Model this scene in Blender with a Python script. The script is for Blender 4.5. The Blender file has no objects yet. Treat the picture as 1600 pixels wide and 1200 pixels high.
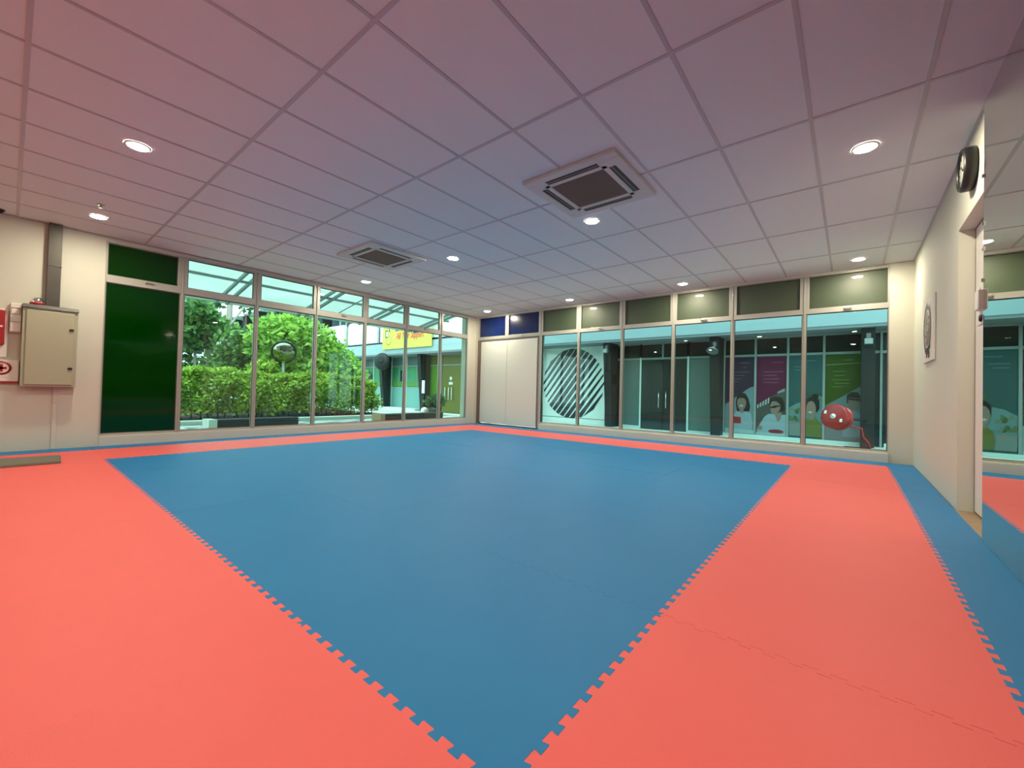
import bpy, bmesh, math, random
from mathutils import Vector, Matrix
random.seed(7)
SC = bpy.context.scene
COL = SC.collection
PI = math.pi
H = 2.92            # ceiling height
XL, YB, XR, YN = -8.04, 8.19, 0.70, -4.80   # left window wall, back window wall, right wall, wall behind the camera

# ------------------------------------------------------------------ materials
def newmat(name):
    m = bpy.data.materials.new(name); m.use_nodes = True
    nt = m.node_tree
    for n in list(nt.nodes): nt.nodes.remove(n)
    out = nt.nodes.new('ShaderNodeOutputMaterial')
    return m, nt, out
def pbr(name, col, rough=.6, spec=.5, metal=0., var=.04, scale=8., bump=0., bscale=60., coat=0., island=0.):
    m, nt, out = newmat(name)
    b = nt.nodes.new('ShaderNodeBsdfPrincipled')
    b.inputs['Roughness'].default_value = rough
    b.inputs['Specular IOR Level'].default_value = spec
    b.inputs['Metallic'].default_value = metal
    b.inputs['Coat Weight'].default_value = coat
    b.inputs['Coat Roughness'].default_value = .05
    tc = nt.nodes.new('ShaderNodeTexCoord')
    no = nt.nodes.new('ShaderNodeTexNoise'); no.inputs['Scale'].default_value = scale; no.inputs['Detail'].default_value = 3
    nt.links.new(tc.outputs['Object'], no.inputs['Vector'])
    src = no.outputs['Fac']
    if island:
        g = nt.nodes.new('ShaderNodeNewGeometry'); src = g.outputs['Random Per Island']; var = island
    mx = nt.nodes.new('ShaderNodeMix'); mx.data_type = 'RGBA'
    c = Vector(col)
    a = [max(0, x*(1-var)) for x in c]; d = [min(1, x*(1+var)) for x in c]
    mx.inputs[6].default_value = (*a, 1); mx.inputs[7].default_value = (*d, 1)
    nt.links.new(src, mx.inputs[0]); nt.links.new(mx.outputs[2], b.inputs['Base Color'])
    if bump:
        n2 = nt.nodes.new('ShaderNodeTexNoise'); n2.inputs['Scale'].default_value = bscale; n2.inputs['Detail'].default_value = 2
        nt.links.new(tc.outputs['Object'], n2.inputs['Vector'])
        bp = nt.nodes.new('ShaderNodeBump'); bp.inputs['Strength'].default_value = bump; bp.inputs['Distance'].default_value = .002
        nt.links.new(n2.outputs['Fac'], bp.inputs['Height']); nt.links.new(bp.outputs['Normal'], b.inputs['Normal'])
    nt.links.new(b.outputs[0], out.inputs['Surface'])
    return m
def emit(name, col, s):
    m, nt, out = newmat(name)
    e = nt.nodes.new('ShaderNodeEmission'); e.inputs[0].default_value = (*col, 1); e.inputs[1].default_value = s
    nt.links.new(e.outputs[0], out.inputs['Surface']); return m
def glassmat(name, tint, ior=1.5, rough=0.0):
    m, nt, out = newmat(name)
    t = nt.nodes.new('ShaderNodeBsdfTransparent'); t.inputs[0].default_value = (*tint, 1)
    g = nt.nodes.new('ShaderNodeBsdfGlossy'); g.inputs['Roughness'].default_value = rough; g.inputs[0].default_value = (1, 1, 1, 1)
    lw = nt.nodes.new('ShaderNodeLayerWeight'); pw = nt.nodes.new('ShaderNodeMath'); pw.operation = 'POWER'; pw.inputs[1].default_value = 5
    nt.links.new(lw.outputs['Facing'], pw.inputs[0])
    f = nt.nodes.new('ShaderNodeMapRange'); r0 = ((ior-1)/(ior+1))**2; f.inputs['To Min'].default_value = r0; f.inputs['To Max'].default_value = 1
    lw.inputs[0].default_value = .5; nt.links.new(pw.outputs[0], f.inputs['Value'])
    mx = nt.nodes.new('ShaderNodeMixShader')
    nt.links.new(f.outputs[0], mx.inputs[0]); nt.links.new(t.outputs[0], mx.inputs[1]); nt.links.new(g.outputs[0], mx.inputs[2])
    nt.links.new(mx.outputs[0], out.inputs['Surface']); return m
def leafmat(name, c1, c2, trans=.35):
    m, nt, out = newmat(name)
    g = nt.nodes.new('ShaderNodeNewGeometry')
    mx = nt.nodes.new('ShaderNodeMix'); mx.data_type = 'RGBA'
    mx.inputs[6].default_value = (*c1, 1); mx.inputs[7].default_value = (*c2, 1)
    nt.links.new(g.outputs['Random Per Island'], mx.inputs[0])
    b = nt.nodes.new('ShaderNodeBsdfPrincipled'); b.inputs['Roughness'].default_value = .45; b.inputs['Specular IOR Level'].default_value = .4
    t = nt.nodes.new('ShaderNodeBsdfTranslucent')
    nt.links.new(mx.outputs[2], b.inputs['Base Color']); nt.links.new(mx.outputs[2], t.inputs[0])
    s = nt.nodes.new('ShaderNodeMixShader'); s.inputs[0].default_value = trans
    nt.links.new(b.outputs[0], s.inputs[1]); nt.links.new(t.outputs[0], s.inputs[2])
    nt.links.new(s.outputs[0], out.inputs['Surface']); return m

M = {}
M['wall'] = pbr('wall paint', (.62, .635, .545), .75, .3, var=.015, scale=3, bump=.15, bscale=90)
M['ceil'] = pbr('ceiling tile', (.80, .89, .865), .85, .2, var=.012, scale=2, bump=.1, bscale=150)
M['tbar'] = pbr('ceiling grid bar', (.54, .56, .56), .38, .5, var=.02)
M['plinth'] = pbr('plinth paint', (.60, .61, .53), .6, .4, var=.04, scale=4)
M['slab'] = pbr('concrete slab', (.17, .155, .13), .8, .3, var=.1, scale=5)
M['frame'] = pbr('champagne aluminium', (.44, .445, .40), .38, .5, metal=.25, var=.03)
M['framedark'] = pbr('bronze door frame', (.16, .125, .10), .4, .5, var=.05)
M['latch'] = pbr('latch metal', (.45, .43, .40), .35, metal=.7)
M['red'] = pbr('red foam', (.87, .140, .128), .52, .38, var=.03, scale=3, bump=.35, bscale=320)
M['blue'] = pbr('blue foam', (.010, .198, .47), .52, .38, var=.06, scale=2, bump=.35, bscale=320)
M['glass'] = glassmat('clear window glass', (.80, .95, .90), ior=1.4)
M['glassback'] = glassmat('green tinted window glass', (.66, .83, .79), ior=1.4)
M['greenfilm'] = pbr('dark green film', (.0004, .031, .0004), .06, .35, var=.03)
M['greyfilm'] = pbr('grey green film', (.040, .066, .031), .5, .7, var=.02, coat=.6)
M['bluefilm'] = pbr('deep blue film', (.003, .010, .085), .22, .5, var=.55, scale=5)
M['doorwhite'] = pbr('white door laminate', (.66, .70, .645), .5, .4, var=.015, scale=2)
M['dimmirror'] = pbr('dimmed convex mirror', (.30, .33, .24), .03, metal=1., var=.3, scale=6)  # dark green tint and mottling painted in to imitate a dimmer reflected scene
M['mirror'] = pbr('mirror silver', (.66, .69, .63), .0, metal=1., var=.0)
M['black'] = pbr('black plastic', (.012, .012, .012), .4)
M['blackgloss'] = pbr('black gloss', (.006, .006, .007), .12)
M['white'] = pbr('white plastic', (.78, .76, .72), .45)
M['acwhite'] = pbr('off white plastic', (.66, .66, .62), .45)
M['acgrille'] = pbr('grey brown grille', (.25, .215, .175), .6)
M['acslot'] = pbr('slot dark', (.012, .009, .009), .5)
M['lamp'] = emit('lit downlight lens', (1., .875, .66), 620.)
M['galv'] = pbr('grey trunking metal', (.085, .082, .072), .42, metal=.55, var=.25, scale=5)
M['cabinet'] = pbr('beige cabinet paint', (.39, .395, .285), .5, .4, var=.02)
M['darkgrey'] = pbr('dark grey', (.075, .07, .065), .5)
M['redplastic'] = pbr('red enamel', (.34, .010, .010), .4)
M['chrome'] = pbr('chrome', (.75, .75, .75), .12, metal=1.)
M['clockface'] = pbr('clock face', (.72, .74, .68), .3)
M['emblem'] = pbr('grey emblem ink', (.19, .17, .14), .6, var=.5, scale=22)
M['emblemdark'] = pbr('dark emblem ink', (.03, .025, .022), .6)
M['emblemlight'] = pbr('pale emblem ink', (.50, .46, .40), .6)
M['matgrey'] = pbr('grey doormat', (.19, .185, .15), .9, .1, var=.12, scale=40)
M['cyanled'] = pbr('brass head', (.5, .55, .35), .3, metal=.6)
# outdoors
M['paving'] = pbr('pale paving', (.60, .66, .62), .7, .3, var=.12, scale=1.5)
M['pavedark'] = pbr('dark paving stone', (.25, .29, .27), .7, .3, var=.1)
M['asphalt'] = pbr('grey ground', (.36, .40, .38), .8, .3, var=.15, scale=.8)
M['soil'] = pbr('soil', (.06, .045, .03), .95, .1, var=.4, scale=14)
M['kerb'] = pbr('pale concrete', (.62, .66, .60), .8, .2, var=.1, scale=6)
M['timber'] = pbr('dark timber', (.042, .026, .020), .55, .3, var=.3, scale=9)
M['tan'] = pbr('tan stone', (.36, .26, .16), .7, .3, var=.2, scale=12)
M['steel'] = pbr('grey painted steel', (.27, .32, .32), .5, .4)
M['fascia'] = pbr('grey blue cladding', (.31, .42, .45), .45, .5, var=.04, scale=2)
M['soffit'] = pbr('soffit grey', (.22, .26, .27), .7)
M['parapet'] = pbr('white cladding', (.80, .86, .84), .5, .4, var=.02)
M['fin'] = pbr('charcoal cladding', (.011, .014, .0135), .5, .4, var=.15, scale=5)
M['shopframe'] = pbr('shop frame aluminium', (.28, .33, .31), .45, .5)
M['shopglass'] = pbr('dark shop glass', (.018, .030, .028), .06, .6, var=.2, scale=1.2)
M['shopdark'] = pbr('dark film glass', (.013, .017, .015), .15, .5)
M['frost'] = pbr('frosted teal glass', (.10, .165, .150), .35, .5, var=.12, scale=1.5)
M['aqua'] = pbr('aqua frosted glass', (.19, .42, .38), .3, .5, var=.06, scale=1.5)
M['shopgreen'] = pbr('green shop wall', (.04, .26, .10), .3, .5, var=.35, scale=2.5)
M['lime'] = pbr('lime panel', (.10, .27, .02), .3, .5, var=.25, scale=3)
M['olive'] = pbr('olive glass panel', (.125, .135, .005), .4, .5, var=.15, scale=2)
M['mint'] = pbr('white shop wall', (.84, .93, .87), .5, .4, var=.02)
M['shopplinth'] = pbr('white plinth', (.62, .80, .73), .5, .4, var=.03)
M['ink'] = pbr('black violet ink', (.022, .018, .032), .5)
M['upglass'] = pbr('upper window glass', (.06, .12, .14), .08, .6, var=.4, scale=1.)
M['bannery'] = pbr('yellow vinyl', (.66, .76, .10), .5, .3, var=.04)
M['bannerred'] = pbr('red print', (.80, .12, .06), .5)
M['bannernavy'] = pbr('navy print', (.06, .10, .20), .5)
M['canopy'] = None
m, nt, out = newmat('translucent canopy sheet')
_t = nt.nodes.new('ShaderNodeBsdfTranslucent'); _t.inputs[0].default_value = (.31, .43, .41, 1)
_d = nt.nodes.new('ShaderNodeBsdfPrincipled'); _d.inputs['Base Color'].default_value = (.45, .55, .53, 1); _d.inputs['Roughness'].default_value = .5
_n = nt.nodes.new('ShaderNodeTexNoise'); _n.inputs['Scale'].default_value = 1.6; _n.inputs['Detail'].default_value = 4
_tc = nt.nodes.new('ShaderNodeTexCoord'); nt.links.new(_tc.outputs['Object'], _n.inputs['Vector'])
_mx = nt.nodes.new('ShaderNodeMix'); _mx.data_type = 'RGBA'; _mx.inputs[6].default_value = (.44, .485, .465, 1); _mx.inputs[7].default_value = (.62, .675, .645, 1)
nt.links.new(_n.outputs['Fac'], _mx.inputs[0]); nt.links.new(_mx.outputs[2], _t.inputs[0])
_s = nt.nodes.new('ShaderNodeMixShader'); _s.inputs[0].default_value = .15
nt.links.new(_t.outputs[0], _s.inputs[1]); nt.links.new(_d.outputs[0], _s.inputs[2]); nt.links.new(_s.outputs[0], out.inputs['Surface'])
M['canopy'] = m
M['hedgeleaf'] = leafmat('hedge leaves', (.10, .24, .025), (.50, .66, .10))
M['brightleaf'] = leafmat('bright leaves', (.10, .28, .04), (.46, .68, .12))
M['midleaf'] = leafmat('mid green leaves', (.05, .15, .04), (.20, .38, .10))
M['darkleaf'] = leafmat('dark leaves', (.025, .075, .03), (.10, .20, .07))
M['pinkleaf'] = leafmat('reddish leaves', (.35, .20, .12), (.55, .40, .22))
M['bark'] = pbr('grey bark', (.30, .29, .26), .85, .2, var=.3, scale=12)
M['barkdark'] = pbr('brown bark', (.09, .065, .045), .9, .2, var=.4, scale=12)

# ------------------------------------------------------------------ helpers
def tag(o, label=None, cat=None, group=None, kind=None):
    if label: o['label'] = label
    if cat: o['category'] = cat
    if group: o['group'] = group
    if kind: o['kind'] = kind
    return o
def empty(name, loc, label=None, cat=None, group=None, kind=None, rz=0):
    o = bpy.data.objects.new(name, None); COL.objects.link(o); o.location = loc; o.rotation_euler = (0, 0, rz)
    o.empty_display_size = .1
    return tag(o, label, cat, group, kind)
def base_of(p):
    v = Vector((0, 0, 0))
    while p is not None:
        v += p.location; p = p.parent
    return v
class MB:
    def __init__(s): s.v = []; s.f = []; s.sm = []
    def add(s, vs, fs, smooth=False):
        n = len(s.v); s.v += [tuple(v) for v in vs]
        for f in fs: s.f.append([n+i for i in f]); s.sm.append(smooth)
        return s
    def box(s, x0, x1, y0, y1, z0, z1):
        if x0 > x1: x0, x1 = x1, x0
        if y0 > y1: y0, y1 = y1, y0
        if z0 > z1: z0, z1 = z1, z0
        v = [(x, y, z) for z in (z0, z1) for y in (y0, y1) for x in (x0, x1)]
        return s.add(v, [(0, 2, 3, 1), (4, 5, 7, 6), (0, 1, 5, 4), (2, 6, 7, 3), (0, 4, 6, 2), (1, 3, 7, 5)])
    def hexa(s, b, t):                       # bottom quad, top quad
        return s.add(list(b)+list(t), [(3, 2, 1, 0), (4, 5, 6, 7), (0, 1, 5, 4), (1, 2, 6, 5), (2, 3, 7, 6), (3, 0, 4, 7)])
    def prism(s, poly, fn, d0, d1):           # poly 2D, fn(u,v,d)->xyz
        n = len(poly)
        a = [fn(u, v, d0) for u, v in poly]; b = [fn(u, v, d1) for u, v in poly]
        return s.add(a+b, [list(range(n))[::-1], list(range(n, 2*n))] + [(i, (i+1) % n, n+(i+1) % n, n+i) for i in range(n)])
    def tube(s, pts, rad, n=10, caps=True):
        pts = [Vector(p) for p in pts]
        if not hasattr(rad, '__len__'): rad = [rad]*len(pts)
        vs = []; up = None
        for i, p in enumerate(pts):
            t = (pts[min(i+1, len(pts)-1)] - pts[max(i-1, 0)]).normalized()
            if up is None:
                up = Vector((0, 0, 1)) if abs(t.z) < .9 else Vector((1, 0, 0))
            a = t.cross(up).normalized(); b = a.cross(t).normalized(); up = b
            for k in range(n):
                an = 2*PI*k/n; vs.append(p + (a*math.cos(an) + b*math.sin(an))*rad[i])
        fs = [(i*n+k, i*n+(k+1) % n, (i+1)*n+(k+1) % n, (i+1)*n+k) for i in range(len(pts)-1) for k in range(n)]
        s.add(vs, fs, True)
        if caps:
            m = len(s.v) - len(vs)
            s.f.append([m+k for k in range(n)][::-1]); s.sm.append(False)
            s.f.append([m+(len(pts)-1)*n+k for k in range(n)]); s.sm.append(False)
        return s
    def lathe(s, prof, c, axis=(0, 0, 1), n=32):   # prof [(r, h)]
        ax = Vector(axis).normalized(); t = Vector((0, 0, 1)) if abs(ax.z) < .9 else Vector((1, 0, 0))
        a = ax.cross(t).normalized(); b = ax.cross(a); c = Vector(c); vs = []
        for r, h in prof:
            for k in range(n):
                an = 2*PI*k/n; vs.append(c + ax*h + (a*math.cos(an)+b*math.sin(an))*max(r, 1e-5))
        fs = [(i*n+k, (i+1)*n+k, (i+1)*n+(k+1) % n, i*n+(k+1) % n) for i in range(len(prof)-1) for k in range(n)]
        return s.add(vs, fs, True)
    def build(s, name, mat, parent=None, bevel=0, label=None, kind=None):
        off = base_of(parent); me = bpy.data.meshes.new(name)
        me.from_pydata([tuple(Vector(v)-off) for v in s.v], [], s.f); me.update()
        me.polygons.foreach_set('use_smooth', s.sm)
        bm = bmesh.new(); bm.from_mesh(me); bmesh.ops.recalc_face_normals(bm, faces=bm.faces[:]); bm.to_mesh(me); bm.free()
        o = bpy.data.objects.new(name, me); COL.objects.link(o); me.materials.append(M[mat] if isinstance(mat, str) else mat)
        if parent is not None: o.parent = parent
        if bevel:
            md = o.modifiers.new('edge', 'BEVEL'); md.width = bevel; md.segments = 2; md.limit_method = 'ANGLE'
        if label: o['label'] = label
        if kind: o['kind'] = kind
        return o
def recenter(o):                              # put a single mesh thing's origin at its base centre
    me = o.data; xs = [v.co for v in me.vertices]
    lo = [min(c[i] for c in xs) for i in range(3)]; hi = [max(c[i] for c in xs) for i in range(3)]
    c = Vector(((lo[0]+hi[0])/2, (lo[1]+hi[1])/2, lo[2]))
    me.transform(Matrix.Translation(-c)); o.location = o.location + c
    return o
def struct(name, mb, mat, bevel=0, parent=None):
    o = mb.build(name, mat, parent, bevel)
    o['kind'] = 'structure'; return o
def box(*a): return MB().box(*a)
ORD = ['first', 'second', 'third', 'fourth', 'fifth', 'sixth', 'seventh', 'eighth', 'ninth']

# ------------------------------------------------------------------ room shell
T = .14                                        # plinth height
struct('floor', box(XL-.25, XR+.35, YN-.15, YB+.2, -.22, -.022), 'slab')
struct('ceiling', box(XL-.25, XR+.35, YN-.15, YB+.25, H, H+.06), 'ceil')
struct('roof', box(XL-.3, XR+.5, YN-.3, YB+.3, H+.07, H+.55), 'wall')
wl = MB()
wl.box(XL-.22, XL, YN, .82, -.2, H)                           # solid white part
wl.box(XL-.22, XL+.0, 7.862, YB+.14, -.2, H)                  # corner pier
wl.box(XL-.16, XL, .82, 7.862, 2.862, H)                      # header
struct('wall_left', wl, 'wall')
wb = MB()
wb.box(XL, -7.955, YB-.0, YB+.14, -.2, H)
wb.box(.435, XR, YB-.02, YB+.16, -.2, H)                      # right pier
wb.box(-7.955, .435, YB, YB+.12, 2.885, H)
struct('wall_back', wb, 'wall')
wr = MB()
DY0, DY1, DZ = 4.03, 5.09, 2.36                               # door recess in the right wall
wr.box(XR, XR+.2, DY1, YB+.16, -.2, H)
wr.box(XR, XR+.2, YN, DY0, -.2, H)
wr.box(XR, XR+.2, DY0, DY1, DZ, H)
struct('wall_right', wr, 'wall')
struct('wall_near', box(XL-.2, XR+.2, YN-.15, YN, -.2, H), 'wall')
struct('baseboard_left', MB().box(XL-.15, XL+.03, .82, 7.862, -.02, T-.012).box(XL-.15, XL+.012, .82, 7.862, T-.012, T), 'plinth', .004)
struct('baseboard_back', MB().box(-5.80, .435, YB-.085, YB+.1, -.02, T-.012).box(-5.80, .435, YB-.07, YB+.1, T-.012, T), 'plinth', .004)
# suspended ceiling grid
g = MB(); MX = [.362 - .5995*k for k in range(15)]; LY = [.02 + 1.2*j for j in range(-4, 7)]
for x in MX:
    g.box(x-.0125, x+.0125, YN, YB, H-.004, H+.002)
for y in LY:
    g.box(XL, XR, y-.0125, y+.0125, H-.0045, H+.002)
g.box(XL, XL+.02, YN, YB, H-.004, H+.002); g.box(XR-.02, XR, YN, YB, H-.004, H+.002)
g.box(XL, XR, YB-.02, YB, H-.004, H+.002)
struct('trim_1', g, 'tbar')

# ------------------------------------------------------------------ windows
def Lmap(u0, u1, d0, d1, z0, z1): return (XL-d1, XL-d0, u0, u1, z0, z1)
def Bmap(u0, u1, d0, d1, z0, z1): return (u0, u1, YB+d0, YB+d1, z0, z1)
wn = [0]
def bay(mp, u0, u1, gl_mat, up_mat, latch=True, endL=False, endR=False, top=2.862, pt=2.838, pb=2.392, tb=2.285, d=(-.005, .07)):
    wn[0] += 1
    p = mp(u0, u0, .03, .03, T, T)
    e = empty('window_%d' % wn[0], (p[0], p[2], T)); e['kind'] = 'structure'
    f = MB(); lo, hi = d
    w0 = .012 if endL else .028; w1 = .012 if endR else .028     # lower half mullions
    W0 = .02 if endL else .062; W1 = .02 if endR else .062       # upper half mullions
    f.box(*mp(u0, u0+w0, lo, hi, T, tb)); f.box(*mp(u1-w1, u1, lo, hi, T, tb))
    f.box(*mp(u0, u0+W0, lo, hi, pb, top)); f.box(*mp(u1-W1, u1, lo, hi, pb, top))
    f.box(*mp(u0, u1, lo, hi, tb, pb)); f.box(*mp(u0+W0, u1-W1, lo, hi, pt, top))
    f.box(*mp(u0+w0, u1-w1, lo+.01, hi, T, T+.028))
    f.box(*mp(u0, u0+.006, lo-.012, lo, T, top)); f.box(*mp(u1-.006, u1, lo-.012, lo, T, top))   # joint ridge
    f.build('frame', 'frame', e, .003)
    box(*mp(u0+w0-.004, u1-w1+.004, .028, .034, T+.02, tb+.004)).build('glass_pane', gl_mat, e)
    box(*mp(u0+W0-.004, u1-W1+.004, .028, .034, pb-.004, pt+.004)).build('transom_pane', up_mat, e)
    gk = MB(); t = .013
    gk.box(*mp(u0+w0, u1-w1, .012, .027, tb-t, tb)); gk.box(*mp(u0+w0, u1-w1, .012, .027, T+.028, T+.036))
    gk.box(*mp(u0+w0, u0+w0+t*.7, .012, .027, T+.036, tb-t)); gk.box(*mp(u1-w1-t*.7, u1-w1, .012, .027, T+.036, tb-t))
    gk.box(*mp(u0+W0, u1-W1, .012, .027, pt-t, pt)); gk.box(*mp(u0+W0, u1-W1, .012, .027, pb, pb+t*.6))
    gk.box(*mp(u0+W0, u0+W0+t*.7, .012, .027, pb+t*.6, pt-t)); gk.box(*mp(u1-W1-t*.7, u1-W1, .012, .027, pb+t*.6, pt-t))
    gk.build('gasket', 'darkgrey', e)
    if latch:
        c = (u0+u1)/2
        h = MB().box(*mp(c-.012, c+.012, lo-.018, lo, pb-.05, pb-.01)).box(*mp(c-.01, c+.085, lo-.032, lo-.018, pb-.04, pb-.022))
        h.build('latch', 'latch', e, .002)
    return e
LB = [.82, 1.682, 2.725, 3.765, 4.822, 5.88, 6.932, 7.862]
for i in range(7):
    bay(Lmap, LB[i], LB[i+1], 'greenfilm' if i == 0 else 'glass', 'greenfilm' if i == 0 else 'glass', latch=i in (0, 3, 5), endL=i == 0, endR=i == 6)
BB = [-5.843, -4.79, -3.74, -2.68, -1.64, -.59, .435]
for i in range(6):
    bay(Bmap, BB[i], BB[i+1], 'glassback', 'greyfilm', latch=i in (1, 3, 5), endR=i == 5, top=2.885, pt=2.866, pb=2.352, tb=2.27)
# blue lights over the double door
wn[0] += 1
e = empty('window_%d' % wn[0], (-6.9, YB, 2.3)); e['kind'] = 'structure'
f = MB().box(-7.955, -5.843, YB-.005, YB+.07, 2.27, 2.352).box(-7.955, -5.843, YB-.005, YB+.07, 2.866, 2.885)
for a, b in ((-7.955, -7.91), (-6.98, -6.86), (-5.905, -5.843)): f.box(a, b, YB-.005, YB+.07, 2.352, 2.866)
f.build('frame', 'frame', e, .003)
box(-7.915, -6.975, YB+.028, YB+.034, 2.348, 2.87).build('transom_pane', 'bluefilm', e)
box(-6.865, -5.90, YB+.028, YB+.034, 2.348, 2.87).build('transom_pane', 'bluefilm', e)
MB().box(-6.45, -6.427, YB-.025, YB-.005, 2.30, 2.34).box(-6.45, -6.35, YB-.038, YB-.025, 2.31, 2.328).build('latch', 'latch', e, .002)
# white double door in the back wall
e = empty('door_1', (-6.9, YB, 0)); e['kind'] = 'structure'
MB().box(-7.955, -7.87, YB-.005, YB+.1, 0, 2.27).box(-5.925, -5.80, YB+.0, YB+.1, 0, 2.27).box(-7.87, -5.925, YB+.0, YB+.1, 2.235, 2.27)\
    .build('frame', 'framedark', e, .004)
box(-5.875, -5.80, YB-.004, YB+.04, 0.02, 2.27).build('jamb', 'frame', e, .003)
box(-7.845, -6.918, YB+.012, YB+.05, .035, 2.222).build('door_leaf', 'doorwhite', e, .003)
box(-6.912, -5.945, YB+.012, YB+.05, .03, 2.215).build('door_leaf', 'doorwhite', e, .003)
box(-7.87, -5.925, YB+.02, YB+.09, -.02, .012).build('threshold', 'darkgrey', e)
# recessed door in the right wall
e = empty('door_2', (XR+.1, 4.55, 0)); e['kind'] = 'structure'
MB().box(XR+.098, XR+.13, DY1-.012, DY1, 0, DZ).box(XR+.098, XR+.13, DY0, DY1, DZ-.012, DZ).box(XR+.098, XR+.13, DY0, DY1, 0, .012).build('frame', 'framedark', e)
box(XR+.10, XR+.14, DY0, DY1-.012, .012, DZ-.012).build('door_leaf', 'white', e)
box(XR-.01, XR+.10, DY0, DY1-.002, -.021, -.003).build('threshold', 'tan', e)
box(XR+.145, XR+.2, DY0-.0, DY1, 0, DZ).build('backing', 'black', e)

# ------------------------------------------------------------------ interlocking mats
PXX, PYY = 1.0067, .9942
X0, Y0 = -6.640, .735
NT = 13; AMP = .0115
def edge(p, q, sgn):
    """jigsaw polyline from p to q (exclusive of q); sgn: which side the first peak goes"""
    p = Vector(p); q = Vector(q); d = q-p; n = Vector((-d.y, d.x)).normalized()
    L = d.length; a = .35*L/NT
    out = [p]
    k = int(round(NT*L/1.0)) if L > .95 else max(1, int(L*NT)); 
    pit = L/k
    for i in range(k):
        u = i*pit
        for s, v in ((.235, -1), (.265, -.75), (.205, .72), (.235, 1), (.765, 1), (.795, .72), (.735, -.75), (.765, -1)):
            out.append(p + d.normalized()*(u+s*pit) + n*AMP*v*sgn)
    return out
def mat_poly(x0, x1, y0, y1, st):            # st: straight flags (S,E,N,W)
    c = [(x0, y0), (x1, y0), (x1, y1), (x0, y1)]
    pl = []
    # canonical direction so neighbours share the line: S,N run +x ; E,W run +y
    S = [Vector(c[0])] if st[0] else edge(c[0], c[1], 1)
    Eo = [Vector(c[1])] if st[1] else edge(c[1], c[2], 1)
    No = ([Vector(c[3])] if st[2] else edge(c[3], c[2], 1))
    Wo = ([Vector(c[0])] if st[3] else edge(c[0], c[3], 1))
    N = [Vector(c[2])] + No[1:][::-1]
    W = [Vector(c[3])] + Wo[1:][::-1]
    return S + Eo + N + W
def make_mat(x0, x1, y0, y1, color, label, group, st=(0, 0, 0, 0)):
    pl = mat_poly(x0, x1, y0, y1, st)
    cx, cy = (x0+x1)/2, (y0+y1)/2
    dz = random.uniform(-.0006, .0006); k = .99965
    bm = bmesh.new()
    top = [bm.verts.new(((p.x-cx)*k, (p.y-cy)*k, .022+dz)) for p in pl]
    bot = [bm.verts.new(((p.x-cx)*k, (p.y-cy)*k, .0)) for p in pl]
    bm.faces.new(top)
    n = len(pl)
    for i in range(n): bm.faces.new((bot[i], bot[(i+1) % n], top[(i+1) % n], top[i]))
    bmesh.ops.recalc_face_normals(bm, faces=bm.faces[:])
    me = bpy.data.meshes.new('foam_mat'); bm.to_mesh(me); bm.free()
    me.materials.append(M[color])
    o = bpy.data.objects.new('foam_mat', me); COL.objects.link(o); o.location = (cx, cy, -.022)
    return tag(o, label, 'mat', group)
xs = [XL+.025, X0-PXX] + [X0+PXX*i for i in range(7)] + [X0+7*PXX, XR-.012]       # 11 lines
ys = [YN+.05, Y0-PYY] + [Y0+PYY*j for j in range(7)] + [Y0+7*PYY, YB-.09]
ys = [Y0-2*PYY] + ys[1:]
xs_n, ys_n = len(xs)-1, len(ys)-1
def fromback(j): return ORD[ys_n-2-j]        # full rows counted from the back strip
for i in range(xs_n):
    for j in range(ys_n):
        if ys[j+1]-ys[j] < .05: continue
        blue_c = 2 <= i <= 7 and 2 <= j <= 7
        strip = i == 0 or i == xs_n-1 or j == ys_n-1
        st = (1 if j == 0 else 0, 1 if i == xs_n-1 else 0, 1 if j == ys_n-1 else 0, 1 if i == 0 else 0)
        if blue_c:
            lab = 'blue foam mat in central square, %s row from back, %s column from left' % (ORD[7-j], ORD[i-2])
            make_mat(xs[i], xs[i+1], ys[j], ys[j+1], 'blue', lab, 'blue mats of the central square', st)
        elif strip:
            if i == 0 and j == ys_n-1: lab = 'small blue mat offcut in the corner between left and back windows'
            elif i == xs_n-1 and j == ys_n-1: lab = 'small blue mat offcut in the corner by the round emblem poster'
            elif i == 0: lab = 'narrow blue mat strip along the left window plinth, %s from the back corner' % ORD[ys_n-2-j]
            elif i == xs_n-1: lab = 'blue mat strip along the mirror and door wall, %s from the back corner' % ORD[ys_n-2-j]
            else: lab = 'narrow blue mat strip along the back window plinth, %s from the left corner' % ORD[i-1]
            make_mat(xs[i], xs[i+1], ys[j], ys[j+1], 'blue', lab, 'blue mat strips along the walls', st)
        else:
            if j == ys_n-2: lab = 'red foam mat in the far border by the back windows, %s from the left' % ORD[i-1]
            elif j == 1: lab = 'red foam mat bordering the near side of the blue square, %s from the left' % ORD[i-1]
            elif j == 0: lab = 'red foam mat in the outermost near row, %s from the left' % ORD[i-1]
            elif i == 1: lab = 'red foam mat in the left border beside the blue square, %s from the back' % ORD[ys_n-2-j]
            else: lab = 'red foam mat in the right border beside the blue square, %s from the back' % ORD[ys_n-2-j]
            make_mat(xs[i], xs[i+1], ys[j], ys[j+1], 'red', lab, 'red mats of the border', st)

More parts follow.
